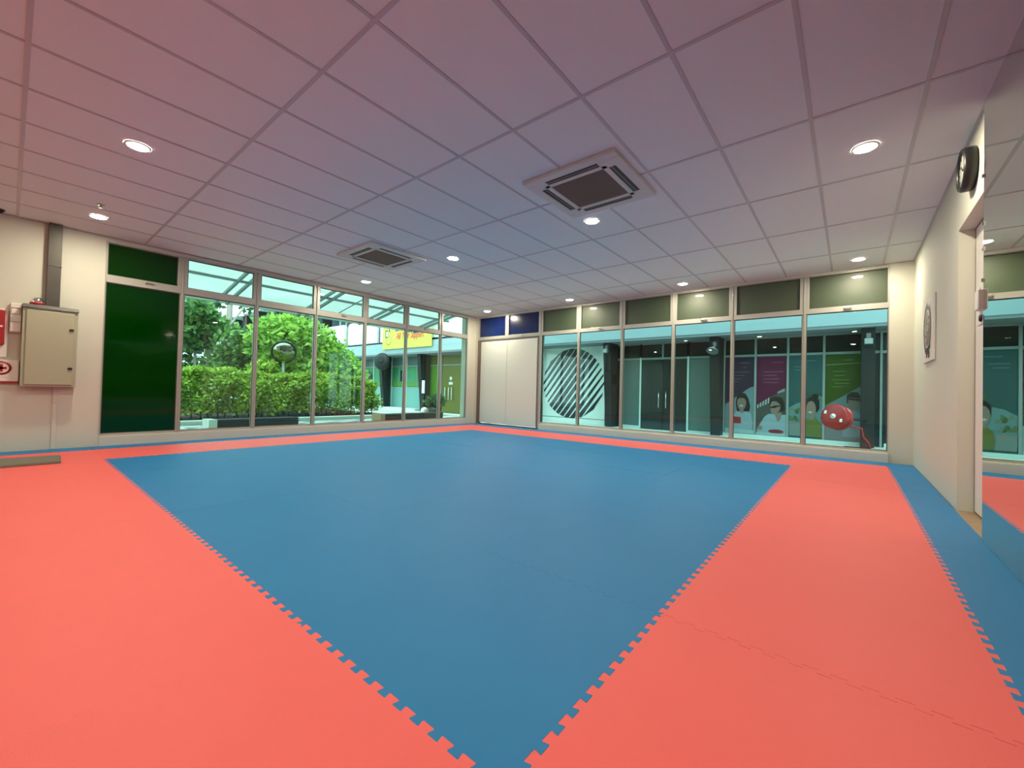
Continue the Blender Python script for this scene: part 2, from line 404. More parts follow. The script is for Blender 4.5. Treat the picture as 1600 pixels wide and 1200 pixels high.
# ------------------------------------------------------------------ ceiling fittings
def downlight(x, y, label):
    e = empty('downlight', (x, y, H), label, 'ceiling light', 'round recessed ceiling downlights')
    MB().lathe([(.088, -.0005), (.088, -.005), (.082, -.009), (.071, -.010), (.071, -.0055)], (x, y, H)).build('trim_ring', 'white', e)
    MB().lathe([(.0, -.012), (.027, -.0118), (.049, -.0112), (.064, -.0096), (.070, -.007), (.070, -.001)], (x, y, H)).build('lens', 'lamp', e)
rowY = [.65, 4.28, 7.68, -2.95]; colX = [-7.17, -4.735, -2.36, .075]
rn = ['near row of ceiling', 'middle row of ceiling', 'row along the back windows']
DL = {(0, 0): 'lit round downlight above the beige electrical cabinet',
      (1, 0): 'lit round downlight in upper left ceiling, second out from the cabinet wall',
      (2, 0): 'lit round downlight cut by the top edge of the photo',
      (3, 0): 'round downlight overhead by the mirror panel, in line with the cabinet light',
      (0, 1): 'lit round downlight between the far air conditioner and the left windows',
      (1, 1): 'lit round downlight in mid ceiling just right of the far air conditioner',
      (2, 1): 'lit round downlight close behind the near air conditioner',
      (3, 1): 'lit round downlight in the middle row by the wall clock',
      (0, 2): 'lit round downlight in front of the blue panes at the window corner',
      (1, 2): 'lit round downlight before the transom panes above the striped circle',
      (2, 2): 'lit round downlight by the back windows, before the dark glass shop doors',
      (3, 2): 'lit round downlight in the back right corner by the wall pier'}
for i, wd in enumerate(('above the left wall side', 'second from the left wall', 'third from the left wall', 'beside the mirror wall')):
    DL[(i, 3)] = 'lit downlight of the row seen only reflected in glass, ' + wd
for i in range(4):
    for j in range(4): downlight(colX[i], rowY[j], DL[(i, j)])
def cassette(cx, cy, label):
    e = empty('air_conditioner', (cx, cy, H), label, 'air conditioner', 'ceiling cassette air conditioners')
    a = .475; z0, z1 = H-.035, H-.001
    def strips(p, r0, r1, za, zb):
        p.box(cx-r1, cx+r1, cy-r1, cy-r0, za, zb); p.box(cx-r1, cx+r1, cy+r0, cy+r1, za, zb)
        p.box(cx-r1, cx-r0, cy-r0, cy+r0, za, zb); p.box(cx+r0, cx+r1, cy-r0, cy+r0, za, zb)
    p = MB(); strips(p, .39, a, z0, z1); strips(p, .275, .325, z0, z1)
    for sx in (-1, 1):
        for sy in (-1, 1):
            p.box(cx+sx*.27, cx+sx*.40, cy+sy*.27, cy+sy*.40, z0, z1)
    p.build('panel', 'acwhite', e, .006)
    b = MB(); strips(b, .3255, .3895, z0+.006, z1); b.build('air_outlet', 'acslot', e)
    for k, (sx, sy) in enumerate(((1, 0), (-1, 0), (0, 1), (0, -1))):
        f = MB(); c = .350
        if sx:
            f.hexa([(cx+sx*.350, cy-.262, z0+.004), (cx+sx*.350, cy+.262, z0+.004), (cx+sx*.353, cy+.262, z0+.004), (cx+sx*.353, cy-.262, z0+.004)],
                   [(cx+sx*.354, cy-.262, z0+.018), (cx+sx*.354, cy+.262, z0+.018), (cx+sx*.357, cy+.262, z0+.018), (cx+sx*.357, cy-.262, z0+.018)])
        else:
            f.hexa([(cx-.262, cy+sy*.350, z0+.004), (cx+.262, cy+sy*.350, z0+.004), (cx+.262, cy+sy*.353, z0+.004), (cx-.262, cy+sy*.353, z0+.004)],
                   [(cx-.262, cy+sy*.354, z0+.018), (cx+.262, cy+sy*.354, z0+.018), (cx+.262, cy+sy*.357, z0+.018), (cx-.262, cy+sy*.357, z0+.018)])
        f.build('flap', 'acwhite', e)
    q = MB().box(cx-.275, cx+.275, cy-.275, cy+.275, z0+.010, z1)
    for k in range(27):
        y = cy-.26+k*.02; q.box(cx-.275, cx+.275, y-.0045, y+.0045, z0+.004, z0+.010)
    q.build('intake_grille', 'acgrille', e)
cassette(-1.985, 3.56, 'white square ceiling air conditioner with dark grille, nearer the mirror wall')
cassette(-5.57, 3.58, 'white square ceiling air conditioner with dark grille, farther toward left windows')
e = empty('sprinkler', (-6.66, .62, H), 'tiny sprinkler head on the ceiling beside the light above the cabinet', 'sprinkler')
MB().lathe([(.0, -.001), (.035, -.001), (.035, -.006), (.012, -.010), (.012, -.03), (.0, -.03)], (-6.66, .62, H), n=16).build('body', 'cyanled', e)
MB().lathe([(.0, -.038), (.02, -.038), (.02, -.034), (.0, -.034)], (-6.66, .62, H), n=12).tube([(-6.67, .62, H-.03), (-6.672, .62, H-.036)], .002, 6).tube([(-6.65, .62, H-.03), (-6.648, .62, H-.036)], .002, 6).build('deflector', 'cyanled', e)
e = empty('dome_camera', (-7.88, -.13, H), 'small black dome camera on the ceiling edge above the white wall', 'camera')
MB().lathe([(.0, -.001), (.055, -.001), (.055, -.012), (.05, -.014), (0, -.014)], (-7.88, -.13, H), n=20).build('base', 'black', e)
MB().lathe([(.045, -.014), (.042, -.03), (.03, -.045), (.012, -.053), (.0, -.054)], (-7.88, -.13, H), n=20).build('dome', 'blackgloss', e)

# ------------------------------------------------------------------ left wall equipment
W = XL
e = empty('electrical_cabinet', (W, .33, .81), 'beige metal electrical cabinet with black latches on the white wall', 'electrical cabinet')
box(W, W+.165, .095, .567, .81, 1.79).build('body', 'cabinet', e, .004)
box(W+.167, W+.182, .125, .535, .835, 1.765).build('door', 'cabinet', e, .005)
d = [c for c in e.children if c.name.startswith('door')][0]
for z in (1.05, 1.55): box(W+.182, W+.196, .49, .53, z-.013, z+.013).build('latch', 'black', d, .003)
MB().hexa([(W, .09, 1.79), (W+.19, .09, 1.79), (W+.19, .572, 1.79), (W, .572, 1.79)], [(W, .09, 1.835), (W+.17, .095, 1.835), (W+.17, .567, 1.835), (W, .572, 1.835)]).build('rain_hood', 'darkgrey', e, label='dark grey top cap')
o = MB().box(W, W+.085, .282, .402, 1.836, H-.004).box(W-.0, W+.09, .278, .406, 2.36, 2.375).build('cable_trunking', 'galv', None, .003)
tag(recenter(o), 'dull grey metal cable trunking running from cabinet top up to ceiling', 'cable trunking')
o = MB().box(W, W+.022, .378, .418, .0, .809).box(W, W+.026, .374, .422, .60, .625).build('conduit', 'wall', None, .004)
tag(recenter(o), 'slim white conduit dropping from the cabinet to the floor', 'conduit')
e = empty('alarm_beacon', (W+.09, .21, 1.836), 'small red and silver alarm bell on top of the cabinet', 'alarm bell')
MB().lathe([(0, 0), (.066, 0), (.066, .028), (.06, .034), (0, .034)], (W+.09, .21, 1.836), n=24).build('base', 'redplastic', e)
MB().lathe([(.054, .034), (.053, .05), (.045, .075), (.03, .092), (0, .1)], (W+.09, .21, 1.836), n=24).build('gong', 'chrome', e)
e = empty('switch_box', (W, .045, 1.48), 'white plastic switch and socket box between red alarm box and cabinet', 'switch box')
box(W, W+.05, -.005, .090, 1.475, 1.835).build('back_box', 'white', e, .006)
box(W+.05, W+.075, .0, .088, 1.775, 1.832).build('cover', 'white', e, .004)
box(W+.05, W+.068, .006, .072, 1.70, 1.765).build('switch', 'white', e, .004)
box(W+.05, W+.064, .002, .088, 1.485, 1.60).build('socket_plate', 'white', e, .004)
box(W+.05, W+.064, .002, .088, 1.605, 1.685).build('socket_plate', 'white', e, .004)
e = empty('fire_alarm', (W, -.25, 1.18), 'red fire alarm box on white rounded backplate left of the cabinet', 'alarm box')
box(W, W+.02, -.50, -.012, 1.16, 1.755).build('backplate', 'white', e, .008)
box(W+.02, W+.075, -.48, -.038, 1.31, 1.735).build('cover', 'redplastic', e, .012)
box(W+.075, W+.083, -.30, -.055, 1.525, 1.545).build('pull_bar', 'white', e)
e = empty('first_aid_sign', (W, -.2, .85), 'white sign box with red round cross mark and red base line', 'sign')
box(W, W+.04, -.52, .085, .868, 1.13).build('board', 'white', e, .004)
box(W+.0, W+.043, -.52, .086, .848, .868).build('base_line', 'redplastic', e)
MB().lathe([(.062, .0405), (.084, .0405), (.084, .043), (.062, .043)], (W, -.055, 1.03), (1, 0, 0), 40).build('ring', 'redplastic', e)
MB().box(W+.0405, W+.0425, -.055-.045, -.055+.045, 1.015, 1.045).box(W+.0405, W+.0425, -.055-.015, -.055+.015, .985, 1.075).build('cross', 'redplastic', e)
lt = MB()
for k in range(14): lt.box(W+.0402, W+.0412, -.13+k*.009, -.1245+k*.009, .914, .922)
lt.build('caption', 'emblemlight', e)
o = MB().hexa([(-7.33, -.9, .001), (-6.60, -.9, .001), (-6.595, .395, .001), (-7.12, .42, .001)], [(-7.32, -.89, .028), (-6.61, -.89, .028), (-6.603, .387, .028), (-7.112, .412, .028)]).build('doormat', 'matgrey', None, .004)
tag(recenter(o), 'grey green rectangular doormat on red mats below the cabinet', 'doormat')

# ------------------------------------------------------------------ right wall things
R = XR
e = empty('wall_clock', (R, 4.51, 2.49), 'round black rimmed wall clock above the recessed door', 'clock')
cc = (R, 4.51, 2.648)
MB().lathe([(0, 0), (.15, 0), (.158, .01), (.158, .062), (.15, .075), (.138, .075), (.136, .06), (.136, .05), (0, .05)], cc, (-1, 0, 0), 48).build('rim', 'black', e)
MB().lathe([(.136, .051), (.136, .058), (0, .058)], cc, (-1, 0, 0), 48).build('face', 'clockface', e)
hm = MB()
for ang, L, w in ((50, .075, .006), (-65, .11, .004)):
    a = math.radians(ang); dy, dz = math.sin(a), math.cos(a)
    p = [(-dz*w-0*dy, dy*w), (dz*w, -dy*w), (dy*L+dz*w, dz*L-dy*w), (dy*L-dz*w, dz*L+dy*w)]
    hm.prism(p, lambda u, v, d: (R-.058-d, 4.51+u, 2.648+v), .001, .003)
hm.build('hands', 'black', e)
for k in range(12):
    a = k*PI/6; u, v = math.sin(a)*.118, math.cos(a)*.118
    box(R-.0595, R-.058, 4.51+u-.005, 4.51+u+.005, 2.648+v-.008, 2.648+v+.008).build('hour_mark', 'black', e)
# emblem poster
e = empty('emblem_poster', (R, 6.63, 1.36), 'white framed poster with a round grey emblem near the back corner', 'poster')
box(R-.024, R-.002, 6.245, 7.01, 1.355, 2.08).build('board', 'white', e, .006)
def RW(u, v, d): return (R-.024-d, 6.66+u, 1.735+v)
pc = RW(0, 0, 0)
MB().lathe([(.225, .0005), (.30, .0005), (.30, .002), (.225, .002)], pc, (-1, 0, 0), 48).build('ring', 'emblem', e)
MB().lathe([(0, .0005), (.205, .0005), (.205, .0015), (0, .0015)], pc, (-1, 0, 0), 48).build('disc', 'emblemlight', e)
sw = MB()
for k in range(7):
    a0 = k*2*PI/7; pts = []
    for t in range(9):
        r = .04+.15*t/8; a = a0+1.5*t/8; pts.append((math.cos(a)*r, math.sin(a)*r))
    for t in range(8, -1, -1):
        r = .04+.15*t/8; a = a0+1.5*t/8+.28; pts.append((math.cos(a)*r, math.sin(a)*r))
    sw.prism(pts, RW, .0016, .003)
sw.build('swirl', 'emblem', e)
MB().prism([(-.20, -.27), (-.13, -.27), (-.12, -.34), (-.19, -.34)], RW, .003, .0045).prism([(-.05, -.28), (.02, -.28), (.05, -.33), (-.02, -.33)], RW, .003, .0045)\
    .prism([(-.26, -.20), (.10, -.235), (.08, -.265), (-.24, -.24)], RW, .003, .0045).build('strokes', 'emblemdark', e)
# mirror wall panel
e = empty('wall_mirror', (.69, 1.4, 0), 'large frameless mirror panel covering the wall beside the door', 'mirror')
box(.678, .683, YN+.03, 4.09, .002, 2.905).build('mirror_sheet', 'mirror', e)
box(.6832, .699, YN+.03, 4.088, .002, 2.905).build('backing_board', 'darkgrey', e)
for z in (2.42, 2.1, 1.93, 1.72): box(.670, .699, 4.086, 4.098, z-.012, z+.012).build('clip', 'chrome', e)
e = empty('door_latch', (.69, 4.14, 1.45), 'white latch box with black knob at the mirror edge', 'door lock')
box(.655, .70, 4.10, 4.20, 1.53, 1.665).build('lock_body', 'white', e, .006)
MB().lathe([(0, 0), (.024, 0), (.026, .02), (.022, .032), (0, .034)], (.70, 4.14, 1.475), (-1, 0, 0), 24).build('knob', 'black', e)
MB().lathe([(0, 0), (.012, 0), (.012, .02), (0, .022)], (.70, 4.185, 1.68), (-1, 0, 0), 16).build('bolt', 'black', e)
MB().box(.68, .70, 4.0985, 4.30, 1.44, 1.70).build('mounting_plate', 'white', e)
# television high on the mirror wall (seen reflected in the green pane)
e = empty('television', (.66, 2.4, 2.05), 'black flat television high on the mirror wall, seen reflected in green pane', 'television')
box(.625, .655, 1.85, 2.98, 2.1, 2.78).build('screen', 'blackgloss', e, .004)
box(.655, .676, 2.25, 2.6, 2.3, 2.6).build('bracket', 'black', e)

# ------------------------------------------------------------------ outdoors: ground
GZ = -.2
struct('ground', box(-75, 20, -20, 40, GZ-.1, GZ), 'asphalt')
struct('pavement', MB().box(XL-3.45, XL-.25, -6, 9.5, GZ, -.06), 'paving')
pv = MB(); random.seed(3)
for i in range(9):
    for j in range(34):
        x, y = -11.4+i*.38, -1+j*.38
        if (i+j) % 2 == 0: pv.prism([(x, y), (x+.36, y), (x, y+.36)] if (i*7+j) % 3 else [(x, y), (x+.36, y), (x+.36, y+.36)], lambda u, v, d: (u, v, -.06+d), .0, .003)
struct('trim_2', pv, 'pavedark')
struct('kerb', MB().box(-11.85, -11.6, -6, 8.1, GZ, .035).box(-18, -11.6, 8.1, 8.35, GZ, .035), 'kerb', .01)
struct('garden_ground', box(-24, -11.85, -6, 8.1, GZ, .01), 'soil')
# benches
def bench(y0, y1, blk, bm_, label):
    e = empty('bench', (-10.5, (y0+y1)/2, -.058), label, 'bench')
    b = MB()
    for k in range(3): b.box(-10.75, -10.345, y0+.16, y1, -.058+k*.066, .004+k*.066)
    b.build('timber_seat', 'timber', e, .004)
    box(-10.78, -10.33, y0, y0+.155, -.058, .14).build('end_block', blk, e, .006)
bench(2.68, 4.50, 'kerb', 1, 'low dark timber bench with pale concrete end, in front of hedge')
bench(6.75, 9.10, 'tan', 1, 'low dark timber bench with tan end block, near the window corner')

# ------------------------------------------------------------------ plants
def leaf_quad(mb_v, mb_f, p, size, rnd, up=.3):
    d = Vector((rnd.gauss(0, 1), rnd.gauss(0, 1), rnd.gauss(up, .7))).normalized()
    s = d.cross(Vector((rnd.gauss(0, 1), rnd.gauss(0, 1), rnd.gauss(0, 1)))).normalized()
    L = size*rnd.uniform(.7, 1.35); w = L*rnd.uniform(.22, .34); n = d.cross(s)*L*.10
    i = len(mb_v); p = Vector(p)
    mb_v += [tuple(p), tuple(p+d*L*.5+s*w+n), tuple(p+d*L), tuple(p+d*L*.5-s*w+n)]
    mb_f.append((i, i+1, i+2, i+3))
def foliage(name, pts, size, mat, parent, seed=1, up=.3):
    rnd = random.Random(seed); v = []; f = []
    for p in pts: leaf_quad(v, f, p, size, rnd, up)
    off = base_of(parent); me = bpy.data.meshes.new(name)
    me.from_pydata([tuple(Vector(q)-off) for q in v], [], f); me.update()
    o = bpy.data.objects.new(name, me); COL.objects.link(o); me.materials.append(M[mat]); o.parent = parent
    return o
def blob_pts(blobs, n, rnd, shell=.55):
    vols = [b[3]**2 for b in blobs]; tot = sum(vols); out = []
    for (x, y, z, r), vv in zip(blobs, vols):
        for _ in range(int(n*vv/tot)):
            d = Vector((rnd.gauss(0, 1), rnd.gauss(0, 1), rnd.gauss(0, 1))).normalized()
            q = r*(shell+(1-shell)*rnd.random()**.6)*(1+.18*math.sin(7*d.x+3*x)*math.cos(6*d.y+2*z))
            out.append((x+d.x*q, y+d.y*q, z+d.z*q*.92))
    return out
rnd = random.Random(11)
# hedge
e = empty('hedge', (-12.8, 3.6, .01), 'long clipped bright green hedge in the planter outside the left windows', 'hedge')
pts = []
def hedge_front(y, z): return -12.15 + .10*math.sin(y*3.1+z*2)+.08*math.sin(y*7.3-z*5)
for _ in range(30000):
    y = rnd.uniform(-.6, 7.95); top = 1.20+.05*math.sin(y*2.3)+.035*math.sin(y*9)
    endf = max(0, (y-7.3)/.65); top -= .35*endf**2
    if rnd.random() < .62:
        z = .10+(top-.10)*rnd.random()**.85; x = hedge_front(y, z)-rnd.random()**1.4*.6-.30*max(0, (z-(top-.25))/.25)-.5*endf**2
        if z < .22 and rnd.random() < .5: continue
    else:
        z = top-rnd.random()**2*.12; x = -12.35-rnd.random()*1.1
    pts.append((x, y, z))
for _ in range(900):                                           # right end
    z = rnd.uniform(.15, 1.1); pts.append((rnd.uniform(-13.3, -12.2), 7.8+.15*math.sin(z*5)+rnd.uniform(-.12, .08), z))
foliage('foliage', pts, .105, 'hedgeleaf', e, 2, .5)
hs = MB()
for k in range(46):
    y = -.4+k*.18+rnd.uniform(-.05, .05); x = -12.45+rnd.uniform(-.15, .1)
    hs.tube([(x, y, 0), (x+rnd.uniform(-.05, .08), y+rnd.uniform(-.08, .08), .22), (x+rnd.uniform(-.1, .12), y+rnd.uniform(-.16, .16), .55)], [.016, .012, .008], 6)
hs.build('stems', 'barkdark', e)
def tree(name, label, cat, base, trunk_paths, tm, blobs, n, size, lm, seed, group=None, up=.2):
    e = empty(name, base, label, cat, group); r2 = random.Random(seed)
    t = MB()
    for path, rad in trunk_paths: t.tube(path, rad, 8)
    t.build('trunk', tm, e)
    foliage('crown', blob_pts(blobs, n, r2), size, lm, e, seed, up)
    return e
def branchy(x, y, z0, tips, r):
    out = []
    for (a, b, c) in tips: out.append(([(x, y, z0), (x+(a-x)*.25, y+(b-y)*.2, z0+(c-z0)*.5), (a, b, c)], [r, r*.75, r*.3]))
    return out
tree('shrub_tree', 'bright green bushy tree behind the hedge in the middle panes', 'tree', (-14.6, 6.2, 0),
     branchy(-14.6, 6.2, 0, [(-14.5, 5.4, 2.2), (-14.4, 6.3, 2.6), (-14.6, 7.3, 1.9), (-14.8, 6.0, 2.7)], .06), 'barkdark',
     [(-14.3, 5.35, 2.35, .75), (-14.4, 6.1, 2.5, .85), (-14.4, 6.85, 2.15, .8), (-14.3, 7.5, 1.75, .68), (-14.5, 5.55, 2.75, .5), (-14.2, 5.6, 1.55, .75), (-14.2, 6.6, 1.45, .8), (-14.2, 7.6, 1.2, .6), (-14.3, 8.15, 1.25, .45), (-14.6, 6.2, 2.75, .4)],
     6500, .21, 'brightleaf', 21)
tree('garden_tree', 'mid green tree seen left of the convex mirror', 'tree', (-15.6, 5.0, 0),
     branchy(-15.6, 5.0, 0, [(-15.4, 4.6, 2.4), (-15.5, 5.3, 2.6), (-15.7, 5.0, 3.2)], .07), 'barkdark',
     [(-15.3, 4.55, 2.2, .6), (-15.4, 5.1, 2.2, .55), (-15.4, 4.9, 1.6, .7), (-15.2, 5.5, 1.6, .6), (-15.3, 4.2, 1.35, .45)], 2300, .19, 'midleaf', 22)
tree('slender_tree', 'slender pale trunked tree with tufts behind the hedge left end', 'tree', (-15.8, 3.95, 0),
     [([(-15.8, 3.95, 0), (-15.82, 3.98, 1.0), (-15.75, 4.05, 2.2), (-15.7, 4.1, 2.9)], [.07, .06, .05, .03]),
      ([(-15.9, 3.75, 0), (-15.9, 3.72, 1.0), (-15.95, 3.70, 2.1)], [.06, .05, .035]),
      ([(-15.76, 4.03, 2.0), (-15.6, 4.5, 2.75), (-15.5, 4.9, 3.5)], [.045, .04, .03])], 'bark',
     [(-15.7, 4.05, 2.75, .42), (-15.9, 3.72, 2.2, .38), (-15.6, 3.7, 3.1, .40), (-15.7, 3.5, 2.6, .35)], 1500, .24, 'midleaf', 23)
tree('dark_tree', 'dark leaved tree against the left edge of the clear panes', 'tree', (-16.6, 3.3, 0),
     branchy(-16.6, 3.3, 0, [(-16.6, 3.2, 3.0), (-16.4, 3.6, 3.4), (-16.7, 2.9, 2.6)], .09), 'barkdark',
     [(-16.3, 3.45, 3.0, .55), (-16.3, 3.2, 2.3, .6), (-16.4, 3.35, 1.5, .55), (-16.4, 2.7, 2.9, .7), (-16.2, 2.8, 1.6, .6)], 1500, .22, 'darkleaf', 24)
tree('tall_tree', 'tall dark tree with grey trunk far behind the hedge', 'tree', (-19.5, 5.6, 0),
     [([(-19.5, 5.6, 0), (-19.5, 5.6, 2.0), (-19.45, 5.62, 4.6)], [.13, .12, .1]), ([(-19.5, 5.6, 2.2), (-19.3, 5.0, 3.4), (-19.2, 4.8, 4.4)], [.08, .06, .04])], 'bark',
     [(-19.4, 4.8, 4.1, .5), (-19.2, 6.2, 4.4, .5), (-19.6, 5.6, 1.8, .7), (-19.4, 6.5, 1.9, .7), (-19.5, 4.9, 1.4, .6)], 1300, .25, 'darkleaf', 25)
tree('back_tree', 'leafy tree with pale branches behind the bright bushy tree', 'tree', (-18.5, 7.6, 0),
     branchy(-18.5, 7.6, 0, [(-18.4, 7.2, 3.6), (-18.3, 7.8, 3.3), (-18.6, 6.8, 3.0)], .1), 'bark',
     [(-18.4, 7.0, 2.4, .6), (-18.4, 7.7, 2.1, .6), (-18.4, 8.4, 1.9, .5), (-18.5, 6.4, 2.0, .7), (-18.4, 7.3, 3.3, .3)], 1500, .24, 'midleaf', 26)
tree('small_shrub', 'small yellow green shrub just above the hedge top', 'shrub', (-13.6, 4.75, 0),
     branchy(-13.6, 4.75, 0, [(-13.55, 4.6, 1.3), (-13.5, 4.9, 1.4)], .025), 'barkdark', [(-13.5, 4.65, 1.35, .22), (-13.5, 4.95, 1.42, .2)], 260, .17, 'hedgeleaf', 27)
e = empty('potted_plant', (-13.45, 11.35, GZ), 'dark bushy potted plant by the lime green shop window', 'plant')
MB().lathe([(0, 0), (.22, 0), (.30, .34), (.27, .34), (.25, .28), (0, .28)], (-13.45, 11.35, GZ), n=24).build('pot', 'fin', e)
foliage('foliage', blob_pts([(-13.5, 11.3, .30, .30), (-13.3, 11.4, .42, .25)], 420, random.Random(31), .2), .2, 'darkleaf', e, 31, .6)
o = MB().lathe([(0, -.16), (.08, -.14), (.14, -.08), (.16, 0), (.14, .08), (.08, .14), (0, .16)], (-14.05, 11.3, GZ+.16), n=24).build('globe_lamp', 'white', None)
tag(recenter(o), 'white globe on the ground beside the dark potted plant', 'globe')
# convex mirror on a post
e = empty('convex_mirror', (-13.3, 5.28, 0), 'round convex mirror with black rim on a post above the hedge', 'convex mirror')
cn = Vector((.93, -.36, -.30)).normalized(); pc = Vector((-13.3, 5.28, 1.91))
MB().lathe([(.30, -.03), (.345, -.03), (.355, 0), (.345, .03), (.30, .02), (.30, -.03)], pc, cn, 40).build('rim', 'black', e)
MB().lathe([(.302, .005), (.25, .04), (.18, .068), (.09, .086), (0, .092)], pc, cn, 40).build('mirror_dome', 'dimmirror', e)
q = pc - cn*.09
MB().tube([(q.x, q.y, 0), (q.x, q.y, 1.9)], .038, 12).tube([(q.x, q.y, 1.86), tuple(pc-cn*.02)], .03, 8).build('post', 'steel', e)

# ------------------------------------------------------------------ canopy outside the left windows
e = empty('glass_canopy', (-8.3, 3, 3.25), 'translucent sloping canopy on grey steel rafters outside the left windows', 'canopy')
def cz(x): return 3.30+.188*(x+8.1)
yA, yZ = -4.0, 8.72
MB().hexa([(-11.3, yA, cz(-11.3)+.075), (-8.28, yA, cz(-8.28)+.075), (-8.28, yZ, cz(-8.28)+.075), (-11.3, yZ, cz(-11.3)+.075)],
          [(-11.3, yA, cz(-11.3)+.085), (-8.28, yA, cz(-8.28)+.085), (-8.28, yZ, cz(-8.28)+.085), (-11.3, yZ, cz(-11.3)+.085)]).build('canopy_sheet', 'canopy', e)
def slope_beam(y0, y1, h, x0=-11.2, x1=-8.28):
    return MB().hexa([(x0, y0, cz(x0)-h+.07), (x1, y0, cz(x1)-h+.07), (x1, y1, cz(x1)-h+.07), (x0, y1, cz(x0)-h+.07)],
                     [(x0, y0, cz(x0)+.072), (x1, y0, cz(x1)+.072), (x1, y1, cz(x1)+.072), (x0, y1, cz(x0)+.072)])
for y in (-.6, 1.22, 3.07, 4.87, 6.62, 8.38):
    for dy in (-.12, .09): slope_beam(y+dy-.024, y+dy+.024, .06).build('rafter', 'steel', e)
for x in (-9.78, ): box(x-.022, x+.022, yA, yZ, cz(x)+.02, cz(x)+.07).build('purlin', 'steel', e)
MB().tube([(-10.9, 5.5, cz(-10.9)), (-8.3, 5.5, cz(-8.3))], .014, 8).build('tie_rod', 'steel', e)
box(-11.36, -11.14, yA, yZ, cz(-11.2)+.06, cz(-11.2)+.17).build('gutter', 'parapet', e, .006)
for y in (-3.4, 9.0-.45): box(-11.29, -11.19, y-.05, y+.05, GZ, cz(-11.2)-.06).build('post', 'steel', e) if y < 0 else None

# ------------------------------------------------------------------ building opposite
e = empty('shop_building', (-15, 12.7, GZ), 'long white and charcoal building with fin columns and shop glass opposite', 'building')
BX0, BX1 = -72, 6.0
SY = 12.7
box(BX0, BX1, 11.8, 12.0, 2.56, 3.08).build('fascia', 'fascia', e, .01, label='grey blue fascia band')
box(BX0, BX1, 11.82, SY+.1, 2.50, 2.559).build('soffit', 'soffit', e)
box(BX0, BX1, 11.95, SY+3, 3.10, 3.17).build('upper_floor_slab', 'fin', e)
box(BX0, BX1, SY+.05, SY+3, GZ, 2.55).build('shop_interior', 'shopdark', e)
box(BX0, BX1, SY+.05, SY+3.5, 3.17, 6.4).build('upper_wall', 'upglass', e)
box(BX0, BX1, 11.6, SY+3.6, 6.4, 6.7).build('roof_slab', 'parapet', e)
box(BX0, BX1, 11.9, SY+.05, GZ, GZ+.03).build('walkway', 'paving', e)
box(BX0, BX1, SY-.0, SY+.07, 1.99, 2.05).build('transom_rail', 'shopframe', e)
box(BX0, BX1, SY-.0, SY+.07, 2.46, 2.5).build('head_rail', 'shopframe', e)
fin_x = [.3-3.15*k for k in range(-1, 16)]
def fin(x, z0, z1, y0b, y0t, y1):
    w = .118
    return MB().hexa([(x-w, y0b, z0), (x+w, y0b, z0), (x+w, y1, z0), (x-w, y1, z0)], [(x-w, y0t, z1), (x+w, y0t, z1), (x+w, y1, z1), (x-w, y1, z1)])
for x in fin_x:
    fin(x, GZ, 2.51, 12.26, 12.0, 12.62).build('fin_column', 'fin', e, .006)
    fin(x, 3.17, 6.4, 12.25, 11.72, 12.6).build('upper_fin', 'fin', e)
for k in range(len(fin_x)-1):
    a, b = fin_x[k+1]+.14, fin_x[k]-.14
    pl = [(a, 3.19), (b, 3.19), (b, 4.15), (b-.06, 4.30), (b-.22, 4.38), (a+.22, 4.38), (a+.06, 4.30), (a, 4.15)]
    MB().prism(pl, lambda u, v, d: (u, 11.9+d, v), 0, .12).build('parapet_panel', 'parapet', e, label='white balcony panel with rounded top corners')
    for q in range(1, 4):
        x = a+(b-a)*q/4; box(x-.03, x+.03, SY, SY+.06, 3.17, 6.4).build('window_mullion', 'parapet', e)
# shopfront units: (x0, x1, material, z0, z1)
def panel(name, x0, x1, z0, z1, mat, y=SY, d=.03, label=None): return box(x0, x1, y, y+d, z0, z1).build(name, mat, e, label=label)
def post(x, z0=GZ, z1=2.48, w=.025, m='shopframe'): return box(x-w, x+w, SY-.03, SY+.06, z0, z1).build('shop_mullion', m, e)
panel('shop_pane', .62, 5.5, GZ+.1, 1.98, 'shopglass'); post(.545, w=.02); panel('shop_plinth', .6, 3.2, GZ, GZ+.12, 'shopplinth', SY-.02)
panel('shop_plinth', -2.74, .20, GZ, -.098, 'shopplinth', SY-.05, .1)
for x in (-2.735, -1.972, -1.245, -.505, .215): post(x, -.1)
panel('frosted_pane', -3.69, -3.07, -.12, 1.98, 'frost'); panel('shop_plinth', -3.70, -3.06, GZ, -.12, 'shopplinth', SY-.05, .1)
panel('frosted_pane', -5.76, -5.15, -.09, 1.98, 'frost'); panel('shop_plinth', -5.77, -5.14, GZ, -.09, 'shopplinth', SY-.05, .1)
post(-3.70, m='shopplinth'); post(-5.14, m='shopplinth'); post(-3.05)
for a, b in ((-5.11, -4.44), (-4.42, -3.73)):
    dl = panel('shop_door', a, b, GZ+.05, 1.98, 'shopglass', SY-.01)
    hx = b-.10 if a < -5 else a+.10
    MB().tube([(hx, SY-.07, .5), (hx, SY-.07, 1.02)], .016, 8).tube([(hx, SY-.07, .55), (hx, SY-.01, .55)], .01, 6).tube([(hx, SY-.07, .97), (hx, SY-.01, .97)], .01, 6).build('door_handle', 'chrome', dl)
for a, b in ((-5.74, -5.16), (-5.12, -4.5), (-4.4, -3.73), (-3.68, -3.08), (-2.70, -2.0), (-1.94, -1.27), (-1.22, -.53), (-.48, .19), (.6, 2.0)):
    panel('transom_light', a, b, 2.06, 2.45, 'shopdark', SY+.005)
for x in (-5.14, -4.45, -3.70, -3.05): post(x, 2.05)
box(-9.2, -6.35, SY-.03, SY+.04, GZ, 2.5).build('shop_wall', 'mint', e, label='plain white wall panel'); 
